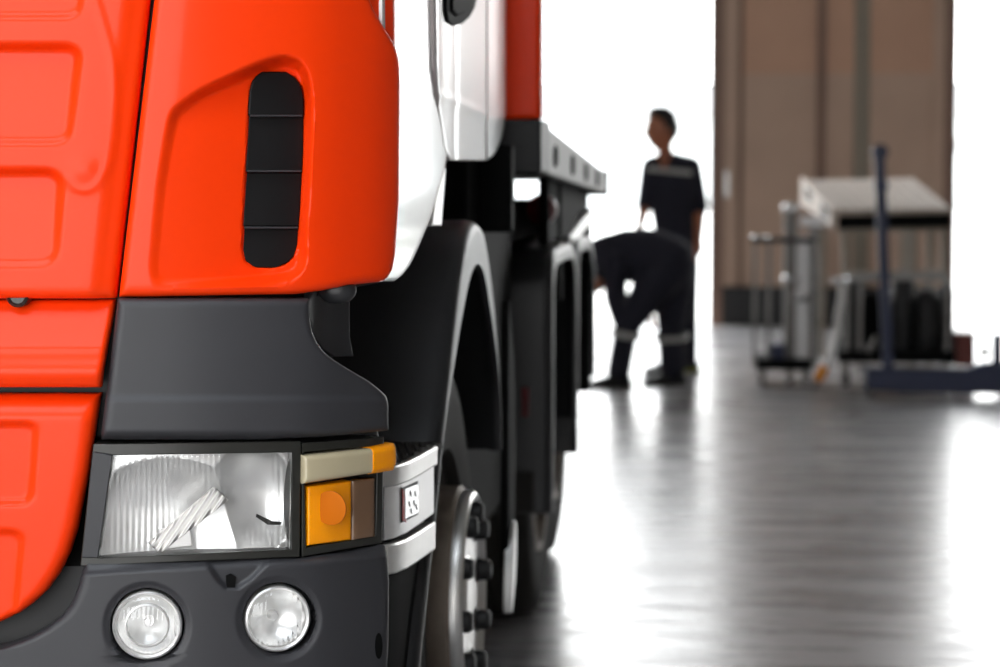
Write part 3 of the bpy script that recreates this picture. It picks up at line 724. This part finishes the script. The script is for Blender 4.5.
def head(parent, c, fwd, up, r=.098):
    """skull, jaw, nose, brow, lips, ears as one mesh, hair as a child"""
    f = Vector(fwd).normalized(); u = Vector(up); u = (u-f*u.dot(f)).normalized(); s = f.cross(u)
    def shape(scale, keep, fn):
        bm = bmesh.new(); bmesh.ops.create_icosphere(bm, subdivisions=4, radius=1)
        kill = []
        for v in bm.verts:
            a, b_, c_ = v.co.x, v.co.y, v.co.z          # a side, b forward, c up
            if not keep(a, b_, c_): kill.append(v); continue
            q = fn(a, b_, c_); v.co = Vector(c)+(s*q[0]+f*q[1]+u*q[2])*r*scale
        bmesh.ops.delete(bm, geom=kill, context='VERTS'); return bm
    def fn(a, b_, c_):
        x, y, z = a*.76, b_*.96, c_*1.18
        if c_ < 0: x *= 1-.30*(-c_)**1.3; y = y*(1-.12*(-c_)) + .10*(-c_)
        if b_ > 0:
            y += .24*math.exp(-(a/.13)**2-((c_+.12)/.17)**2)          # nose
            y -= .07*math.exp(-((abs(a)-.32)/.14)**2-((c_-.06)/.10)**2)  # eye sockets
            y += .05*math.exp(-((c_-.22)/.10)**2)*max(0, b_)          # brow
            y += .07*math.exp(-(a/.26)**2-((c_+.50)/.07)**2)          # lips
            y += .06*math.exp(-(a/.25)**2-((c_+.85)/.12)**2)          # chin
        e = math.exp(-((b_+.05)/.16)**2-((c_+.02)/.22)**2); x += math.copysign(.16*e, a) if abs(a) > .8 else 0
        return x, y, z
    finish('head', shape(1, lambda a, b_, c_: True, fn), M['skin'], parent)
    def fh(a, b_, c_):
        x, y, z = fn(a, min(b_, .55), c_); t = 1.06 + (.07 if c_ > .55 else 0) + (.10 if (b_ > .35 and c_ > .4) else 0); return x*t, y*t, z*t*1.0
    h = shape(1.02, lambda a, b_, c_: c_ > .34+.25*max(0, b_) or (b_ < -.15 and c_ > -.42) or (abs(a) > .55 and b_ < .2 and c_ > -.05), fh)
    finish('hair', h, M['hair'], parent)

def boot(parent, ankle, toe_dir, sole_m=None):
    d = Vector((toe_dir[0], toe_dir[1], 0)).normalized(); s = Vector((d.y, -d.x, 0)); a = Vector((ankle.x, ankle.y, 0))
    prof = []
    for t, hw, hz in ((-.085, .020, .055), (-.07, .036, .085), (-.02, .041, .115), (.03, .042, .100), (.09, .046, .075), (.14, .046, .060), (.175, .036, .050), (.195, .018, .038)):
        ring = []
        for k in range(14):
            ang = 2*PI*k/14; cz = math.sin(ang); cx = math.cos(ang)
            ring.append(a+d*t+s*cx*hw+Vector((0, 0, .018+max(0, (cz*.5+.5))*(hz-.018))))
        prof.append(ring)
    mb = MB(); rows = [[mb.bm.verts.new(p) for p in R] for R in prof]
    for A, B in zip(rows, rows[1:]):
        for k in range(14): mb._f([A[k], A[(k+1) % 14], B[(k+1) % 14], B[k]])
    mb._f(rows[0][::-1]); mb._f(rows[-1])
    mb.tube([a+Vector((0, 0, .06))-d*.025, a+Vector((0, 0, .13))-d*.02, Vector((ankle.x, ankle.y, .17))-d*.015], [.042, .046, .050], 16)
    bt = mb.done('boot', M['boot'], parent, angle=60)
    out = [a+d*t+s*w for t, w in ((-.09, .03), (-.06, .042), (.05, .045), (.14, .050), (.185, .036), (.203, 0), (.185, -.036), (.14, -.050), (.05, -.045), (-.06, -.042), (-.09, -.03))]
    MB().prism([Vector((p.x, p.y, 0.0)) for p in out], (0, 0, .022)).done('sole', sole_m or M['boot'], bt)
    return bt
def band(parent, name, a, b_, ta, tb, r0, r1, m, flat=1, side_v=None):
    """reflective strip round a limb between two joints"""
    a = Vector(a); b_ = Vector(b_)
    return MB().tube([lerp(a, b_, ta), lerp(a, b_, (ta+tb)/2), lerp(a, b_, tb)], [r0, (r0+r1)/2, r1], 20, False).done(name, m, parent)

# ---- standing mechanic
YS = 15.75
def W(x, y, dy=0): return at(x, y, YS+dy)
ps = thing('person', 'person standing upright in navy coveralls with pale chest stripe, looking to the left', 'person', tuple(gnd(677, 372)), )
hip = W(676, 240); chest = W(671, 184); neck = W(666, 158)
shL, shR = W(653, 168, -.05), W(690, 168, .06)
elL, elR = W(645, 204, -.08), W(700, 206, .02); wrL, wrR = W(640, 226, -.20), W(699, 240, -.10)
hL, hR = W(667, 254, -.02), W(684, 254, .04); kL, kR = W(670, 308, -.06), W(687, 308, .03)
aL, aR = Vector((W(669, 360).x, YS-.10, .10)), Vector((W(688, 356).x, YS+.06, .10))
J = {'pel': (hip, (.125, .11)), 'waist': (W(672, 214), (.128, .11)), 'chest': (chest, (.155, .12)), 'upper': (W(670, 170), (.125, .095)), 'neck': (neck, .058), 'skull': (W(663, 140), .058),
     'sl': (shL, .072), 'el': (elL, .050), 'fl': (lerp(elL, wrL, .4), .043), 'wl': (wrL, .030), 'sr': (shR, .072), 'er': (elR, .050), 'fr': (lerp(elR, wrR, .4), .043), 'wr': (wrR, .030),
     'hl': (hL, .095), 'kl': (kL, .066), 'cl': (lerp(kL, aL, .35), .062), 'al': (aL, .042), 'hr': (hR, .095), 'kr': (kR, .066), 'cr': (lerp(kR, aR, .35), .062), 'ar': (aR, .042)}
E = [('pel', 'waist'), ('waist', 'chest'), ('chest', 'upper'), ('upper', 'neck'), ('neck', 'skull'), ('upper', 'sl'), ('sl', 'el'), ('el', 'fl'), ('fl', 'wl'), ('upper', 'sr'), ('sr', 'er'), ('er', 'fr'), ('fr', 'wr'),
     ('pel', 'hl'), ('hl', 'kl'), ('kl', 'cl'), ('cl', 'al'), ('pel', 'hr'), ('hr', 'kr'), ('kr', 'cr'), ('cr', 'ar')]
Jb = slim(J, {'neck', 'skull', 'wl', 'wr', 'fl', 'fr'}); Eb = list(E)
hand_joints(Jb, Eb, 'wl', wrL, wrL-elL, (0, -1, 0), -1, 'L'); hand_joints(Jb, Eb, 'wr', wrR, wrR-elR, (0, -1, 0), 1, 'R')
body = skin('body', Jb, Eb, 'pel', M['skin'], ps); bake(body)
g = 1.16
def fat(J, keys, g, fix={}):
    o = {}
    for k in keys:
        p, r = J[k]; r = r if isinstance(r, tuple) else (r, r); o[k] = (p, fix.get(k, (r[0]*g+.008, r[1]*g+.008)))
    return o
sE = [e for e in E if not ({'neck', 'skull', 'wl', 'wr'} & set(e))]
keys = {k for e in sE for k in e}
Jc = fat(J, [k for k in J if k in keys], 1.10, {'fl': (.050, .050), 'fr': (.050, .050), 'al': (.066, .066), 'ar': (.066, .066)})
Jc['fl'] = (lerp(elL, wrL, .12), (.056, .056)); Jc['fr'] = (lerp(elR, wrR, .12), (.056, .056))
suit = bake(skin('coveralls', Jc, sE, 'pel', M['navy'], ps))
head(ps, W(662, 130), (-1, -.45, -.08), (0, 0, 1), .122)
# open collar and chest strip laid on the coveralls
def drape(parent, name, m, pts, body_o, eps=.006, thick=.004):
    """a strip pressed on to the cloth, following its surface as seen from the front"""
    from mathutils.bvhtree import BVHTree
    me = body_o.data; bv = BVHTree.FromPolygons([v.co.copy() for v in me.vertices], [tuple(p.vertices) for p in me.polygons])
    mb = MB(); rows = []
    for col in pts:
        r = []
        for x, y in col:
            d = ray(x, y).normalized(); hit = bv.ray_cast(C0, d)
            p = hit[0] if hit[0] else C0+d*((YS-.09)/d.y)
            r.append(p)
        rows.append(r)
    front = [[mb.bm.verts.new(p-Vector((0, eps, 0))) for p in r] for r in rows]
    back = [[mb.bm.verts.new(p+Vector((0, thick, 0))) for p in r] for r in rows]
    for G in (front, back):
        for A, B in zip(G, G[1:]):
            for k in range(len(A)-1): mb._f([A[k], A[k+1], B[k+1], B[k]])
    n = len(rows)
    for k in range(n-1): mb._f([front[k][0], front[k+1][0], back[k+1][0], back[k][0]]); mb._f([front[k][-1], front[k+1][-1], back[k+1][-1], back[k][-1]])
    return mb.done(name, m, parent)
drape(ps, 'chest_stripe', M['reflective'], [[(x, 166+.10*(x-648)), (x, 171+.10*(x-648))] for x in np.linspace(648, 692, 20)], suit)
drape(ps, 'open_collar', M['skin'], [[(x, 153), (x, 153+.01+18*(1-abs(x-664)/7.5))] for x in np.linspace(657, 671, 11)], suit, .03)
for a in (aL, aR): boot(ps, a, (-1, -.7), M['sole'] if a is aR else None)

# ---- bending mechanic, working low beside the truck
YB = 14.75
def Q(x, y, dy=0): return at(x, y, YB+dy)
pb = thing('person', 'person bending forward beside the truck in dark coveralls with striped trouser legs', 'person', tuple(gnd(646, 386)))
hip = Q(668, 262); hF, hB = Q(656, 282, -.10), Q(673, 280, .08)
chest = Q(626, 256); up_ = Q(607, 258); neck = Q(598, 268); hd = Q(590, 276)
kF, kB = Q(627, 326, -.14), Q(671, 330, .05); aF, aB = Vector((Q(620, 380).x, YB-.12, .11)), Vector((Q(672, 380).x, YB+.08, .11))
sF, sB = Q(615, 266, -.17), Q(616, 262, .17); eF, eB = Q(613, 298, -.20), Q(618, 296, .14); wF, wB = Q(619, 322, -.17), Q(640, 312, .02)
J = {'pel': (hip, (.155, .15)), 'waist': (Q(648, 256), (.165, .15)), 'chest': (chest, (.160, .15)), 'upper': (up_, (.14, .13)), 'neck': (neck, .058), 'skull': (hd, .06),
     'sl': (sF, .070), 'el': (eF, .047), 'fl': (lerp(eF, wF, .4), .042), 'wl': (wF, .030), 'sr': (sB, .070), 'er': (eB, .047), 'fr': (lerp(eB, wB, .4), .042), 'wr': (wB, .030),
     'hl': (hF, .115), 'kl': (kF, .075), 'cl': (lerp(kF, aF, .35), .068), 'al': (aF, .050), 'hr': (hB, .125), 'kr': (kB, .085), 'cr': (lerp(kB, aB, .35), .080), 'ar': (aB, .055)}
Jb = slim(J, {'neck', 'skull', 'wl', 'wr', 'fl', 'fr'}); Eb = list(E)
hand_joints(Jb, Eb, 'wl', wF, wF-eF, (0, -1, 0), -1, 'L'); hand_joints(Jb, Eb, 'wr', wB, wB-eB, (0, -1, 0), 1, 'R')
bake(skin('body', Jb, Eb, 'pel', M['skin'], pb))
Jc = fat(J, [k for k in J if k in keys | {'wl', 'wr'}], 1.12, {'al': (.082, .082), 'ar': (.088, .088), 'wl': (.046, .046), 'wr': (.046, .046), 'kl': (.086, .086), 'kr': (.094, .094), 'cl': (.084, .084), 'cr': (.094, .094)})
bake(skin('coveralls', Jc, [e for e in E if not ({'neck', 'skull'} & set(e))], 'pel', M['navy'], pb))
head(pb, Q(590, 276), (-.75, -.2, -.8), (-.6, 0, .7), .104)
for k, a, r in ((kF, aF, .100), (kB, aB, .112)): band(pb, 'trouser_stripe', k, a, .10, .24, r, r, M['reflective'])
boot(pb, aF, (-1, -.45)); boot(pb, aB, (-1, -.25))

# =========================================================================== workshop gear on the right
YT = 14.6
def G(x, y, dy=0): return at(x, y, YT+dy)
# blue floor crane
yc = 14.1
def B_(x, y, dy=0): return at(x, y, yc+dy)
cr = thing('floor_crane', 'blue steel floor crane with one tall mast and low leg frame', 'crane', tuple(gnd(886, 394)))
zb = B_(890, 366).z
mast0 = B_(888, 372); mast1 = B_(879, 146)
MB().beam(mast0, mast1, .065, .07, up=(0, 1, 0)).done('mast', M['blue'], cr, .006)
mb = MB(); mb.lathe(B_(880, 152), (0, -1, 0), [(-.05, .048), (.05, .048), (.05, .02), (-.05, .02)], 20); mb.done('pulley', M['blue'], cr, .003)
MB().lathe(B_(881, 186), (0, -1, 0), [(-.05, .042), (.05, .042), (.05, 0)], 18).done('pivot', M['blue'], cr, .003)
x0, x1 = B_(866, 380).x, B_(1022, 380).x
mb = MB(); mb.prism([Vector((x0, yc-.03, .05)), Vector((B_(900, 380).x, yc-.03, .03)), Vector((x1, yc-.03, .03)), Vector((x1, yc-.03, .22)), Vector((B_(985, 380).x, yc-.03, .22)), Vector((B_(965, 380).x, yc-.03, .18)), Vector((x0, yc-.03, .18))], (0, .14, 0))
base = mb.done('base_beam', M['blue'], cr, .01)
MB().box((B_(892, 366).x, yc-.028, .181), (B_(968, 366).x, yc+.105, .189)).done('wear_strip', M['steel'], base, .002)
MB().box((B_(993, 350).x, yc-.0, .20), (B_(1003, 350).x, yc+.06, B_(998, 334).z)).done('leg_post', M['blue'], cr, .006)
for x in (872, 1016): 
    mb = MB(); mb.box((B_(x, 380).x-.03, yc-.0, .072), (B_(x, 380).x+.03, yc+.9, .13)); mb.done('leg', M['blue'], cr, .006)
    for d in (.06, .84):
        MB().lathe((B_(x, 380).x, yc+d, .035), (1, 0, 0), [(-.02, 0), (-.02, .035), (.02, .035), (.02, 0)], 20).done('castor', M['steel'], cr)
MB().lathe(B_(985, 352)+Vector((0, .05, 0)), (0, -1, 0), [(0, .03), (.06, .03), (.066, .02), (.066, 0)], 18).done('pin', M['steel'], cr)
mb = MB(); mb.tube([B_(868, 352), B_(876, 336)], .014, 10); mb.done('bright_pin', M['steel'], cr)

# raised slatted platform on beige legs
yp0, yp1 = 15.3, 17.4
tb = thing('slatted_platform', 'tall work platform with weathered slatted wooden top behind the blue crane', 'platform', tuple(gnd(880, 360)))
zt = at(832, 210, yp0).z
P00, P10 = at(838, 210, yp0), at(951, 208, yp0); P01, P11 = at(806, 180, yp1), at(914, 178, yp1)
nb = 9
top = MB()
for k in range(nb):
    a, b_ = k/nb+.006, (k+1)/nb-.006
    q = [lerp(P00, P10, a), lerp(P00, P10, b_), lerp(P01, P11, b_), lerp(P01, P11, a)]
    top.hexa([p-Vector((0, 0, .035)) for p in q]+q)
top.done('deck_slats', M['wood'], tb, .004)
fr = MB(); dz = Vector((0, 0, .04))
fr.beam(P00-dz-dz, P10-dz-dz, .06, .09); fr.done('frame_rail', M['dark'], tb, .004)
fr = MB(); fr.beam(P01-dz-dz, P11-dz-dz, .06, .09); fr.done('frame_rail', M['dark'], tb, .004)
fr = MB(); fr.beam(P00-dz*3.2, P10-dz*3.2, .05, .04); fr.done('apron', M['beige'], tb, .004)
# pale end board with two holes
mb = MB(); e0, e1 = P00+Vector((-.01, 0, .02)), P01+Vector((-.01, 0, .02))
mb.prism([e0, e0-Vector((0, 0, .14)), e1-Vector((0, 0, .20)), e1], (-.03, 0, 0)); endb = mb.done('end_board', M['wood'], tb, .006)
for t0, t1 in ((.10, .30), (.62, .82)):
    a, b_ = lerp(e0, e1, t0)-Vector((.031, 0, .03)), lerp(e0, e1, t1)-Vector((.031, 0, .03))
    MB().prism([a, a-Vector((0, 0, .08)), b_-Vector((0, 0, .08)), b_], (-.003, 0, 0)).done('hand_hole', M['dark'], endb)
for x, y0, yy in ((846, yp0, 0), (913, yp0, 0), (931, yp0+.5, 0), (945, yp0, 0), (823, yp1-.1, 0), (905, yp1-.1, 0)):
    p = at(x, 226, y0); MB().beam((p.x, p.y, 0.0), (p.x, p.y, zt-.10), .05, .05).done('leg', M['beige'], tb, .004)
mb = MB(); p, q = at(846, 276, yp0), at(945, 274, yp0); mb.beam(p, q, .05, .05); mb.done('cross_rail', M['beige'], tb, .004)

# dark machine trolley with cylinders standing under the platform
tr = thing('service_trolley', 'dark steel trolley carrying upright black cylinders under the slatted platform', 'trolley', tuple(gnd(900, 372)))
yk = 14.75
def K(x, y, dy=0): return at(x, y, yk+dy)
mb = MB(); mb.beam(K(843, 277), K(948, 276), .03, .05); mb.done('top_rail', M['steel'], tr, .004)
mb = MB(); mb.box((K(838, 350).x, yk-.02, .16), (K(955, 350).x, yk+.38, .24)); mb.done('tray', M['dark'], tr, .006)
for x in (847, 860, 948): MB().beam((K(x, 300).x, yk, .10), (K(x, 300).x, yk, K(x, 277).z), .025, .025).done('upright', M['steel'], tr, .003)
for x in (846, 948):
    for d in (.05, .33):
        MB().lathe((K(x, 370).x, yk+d, .05), (1, 0, 0), [(-.018, 0), (-.018, .05), (.018, .05), (.018, 0)], 20).done('castor', M['rubber'], tr)
        MB().box((K(x, 370).x-.025, yk+d-.02, .06), (K(x, 370).x+.025, yk+d+.02, .165)).done('castor_fork', M['steel'], tr, .003)
def cyl(x, y0, r, dy, label, capm, topk=True):
    p = K(x, y0, dy); o = thing('gas_cylinder', label, 'cylinder', (p.x, p.y, .24), 'black cylinders on the trolley')
    MB().lathe((p.x, p.y, .24), (0, 0, 1), [(0, 0), (0, r*.96), (.015, r), (p.z-.24-.06, r), (p.z-.24-.02, r*.8), (p.z-.24, r*.45), (p.z-.24, 0)], 28).done('shell', M['matte_black'], o)
    MB().lathe((p.x, p.y, p.z-.002), (0, 0, 1), [(0, r*.45), (.03, r*.42), (.045, r*.25), (.045, 0)], 18).done('cap', capm, o)
cyl(852, 281, .070, .12, 'leftmost black cylinder on the trolley, beside the bent steel lever', M['chrome'])
cyl(903, 276, .075, .14, 'tall black cylinder on the trolley just right of the blue mast', M['steel'])
MB().box((K(840, 300).x, yk+.40, .24), (K(953, 300).x, yk+.42, .58)).done('back_panel', M['dark'], tr, .004)
cyl(927, 290, .072, .12, 'shorter stout black cylinder on the trolley with a lower top', M['steel'])
cyl(947, 282, .050, .16, 'slim black cylinder at the right end of the trolley by the bright gateway', M['steel'])
rb = thing('toolbox', 'small maroon box at the trolley end against the bright gateway', 'box', tuple(gnd(965, 368)))
p0, p1 = K(957, 357), K(976, 334)
mb = MB(); mb.box((p0.x, yk+.05, .0), (p1.x, yk+.30, p1.z-.03)); bxx = mb.done('box', M['red_box'], rb, .006)
MB().box((p0.x-.004, yk+.045, p1.z-.028), (p1.x+.004, yk+.305, p1.z)).done('lid', M['red_box'], rb, .006)
MB().tube([(p0.x+.03, yk+.17, p1.z), (p0.x+.03, yk+.17, p1.z+.03), (p1.x-.03, yk+.17, p1.z+.03), (p1.x-.03, yk+.17, p1.z)], .006, 8).done('handle', M['steel'], rb)
# bent lever with orange grip leaning on the trolley
lv = thing('lever_bar', 'bent bright steel lever with orange lower grip leaning beside black cylinder', 'lever', tuple(gnd(817, 386)))
yl = 14.1
def Lq(x, y): return at(x, y, yl)
yl = 14.35
path = [Lq(842, 282), Lq(841, 300), Lq(838, 318), Lq(838, 332), Lq(833, 350), Lq(826, 364), Lq(822, 372)]
MB().tube(path, .020, 12).done('bar', M['brushed'], lv)
MB().tube([Lq(825, 366), Lq(820, 376), Lq(817, 381)], [.03, .034, .028], 14).done('grip', M['orange_grip'], lv)
MB().tube([Lq(817, 380), Vector((Lq(814, 385).x, yl, .015))], [.018, .014], 12).done('tip', M['steel'], lv)
MB().lathe(Lq(840, 282), (0, 0, 1), [(-.01, 0), (-.01, .05), (.02, .055), (.03, .04), (.03, 0)], 20).done('knob', M['chrome'], lv)

# tall stand with polished posts
st = thing('pipe_stand', 'tall steel stand with polished vertical posts and top bar before brown gate', 'stand', tuple(gnd(785, 360)))
yq = 14.9
def N(x, y, dy=0): return at(x, y, yq+dy)
MB().beam(N(751, 240), N(818, 240), .04, .035).done('top_bar', M['matte_black'], st, .004)
MB().box((N(756, 350).x, yq-.05, .10), (N(812, 350).x, yq+.45, .17)).done('base_frame', M['dark'], st, .006)
for x, r, mm, ytop in ((755, .012, 'steel', 240), (769, .014, 'steel', 240), (803, .055, 'sticker', 243), (814, .03, 'steel', 225), (791, .045, 'steel', 204)):
    p = N(x, ytop, .0 if x < 780 else .10); MB().lathe((p.x, p.y, .12), (0, 0, 1), [(0, 0), (0, r), (p.z-.12, r), (p.z-.115, r*.8), (p.z-.115, 0)], 20).done('post', M[mm], st)
for x, y, r in ((760, 239, .055), (803, 239, .06), (791, 208, .058), (791, 279, .055), (800, 298, .05)):
    p = N(x, y, .04); MB().lathe(p-Vector((0, 0, .02)), (0, 0, 1), [(0, 0), (0, r*.9), (.008, r), (.034, r), (.042, r*.8), (.042, 0)], 22).done('clamp_collar', M['chrome'], st)
p = N(814, 222); MB().box((p.x-.09, p.y+.02, p.z-.03), (p.x+.07, p.y+.10, p.z+.035)).done('lamp_head', M['sticker'], st, .012)
for x in (762, 790, 806):
    for d in (.0, .38):
        c = Vector((N(x, 355).x, yq+d, .05)); MB().lathe(c, (1, 0, 0), [(-.02, 0), (-.02, .05), (.02, .05), (.02, 0)], 20).done('castor', M['steel'], st)
        MB().box((c.x-.028, c.y-.02, .06), (c.x+.028, c.y+.02, .11)).done('castor_fork', M['steel'], st, .003)
MB().box((N(770, 345).x, yq+.0, .17), (N(785, 345).x, yq+.3, .26)).done('blue_bin', M['blue'], st, .006)

# =========================================================================== light
w = bpy.data.worlds.new('sky'); S.world = w; w.use_nodes = True
nt = w.node_tree; bg = nt.nodes['Background']; tcw = nt.nodes.new('ShaderNodeTexCoord'); sx = nt.nodes.new('ShaderNodeSeparateXYZ'); rp = nt.nodes.new('ShaderNodeValToRGB'); yr = nt.nodes.new('ShaderNodeMapRange')
nt.links.new(tcw.outputs['Generated'], sx.inputs[0]); nt.links.new(sx.outputs['Z'], rp.inputs[0]); nt.links.new(rp.outputs[0], bg.inputs['Color'])
rp.color_ramp.elements[0].color = (1, .99, .97, 1); rp.color_ramp.elements[1].color = (.86, .93, 1, 1); rp.color_ramp.elements[1].position = .8
yr.inputs[1].default_value = -1; yr.inputs[2].default_value = 1; yr.inputs[3].default_value = 5.1; yr.inputs[4].default_value = 8.0
nt.links.new(sx.outputs['Y'], yr.inputs[0]); nt.links.new(yr.outputs[0], bg.inputs['Strength'])
sd = bpy.data.lights.new('sun', 'SUN'); sd.energy = 9; sd.angle = .05; sd.color = (1, .96, .9)
so = bpy.data.objects.new('sun', sd); COL.objects.link(so); so.rotation_euler = Vector((.2, -.15, -1)).to_track_quat('-Z', 'Y').to_euler()
S.view_settings.view_transform = 'Standard'; S.view_settings.look = 'None'; S.view_settings.exposure = 0; S.view_settings.gamma = 1
S.view_settings.use_curve_mapping = False
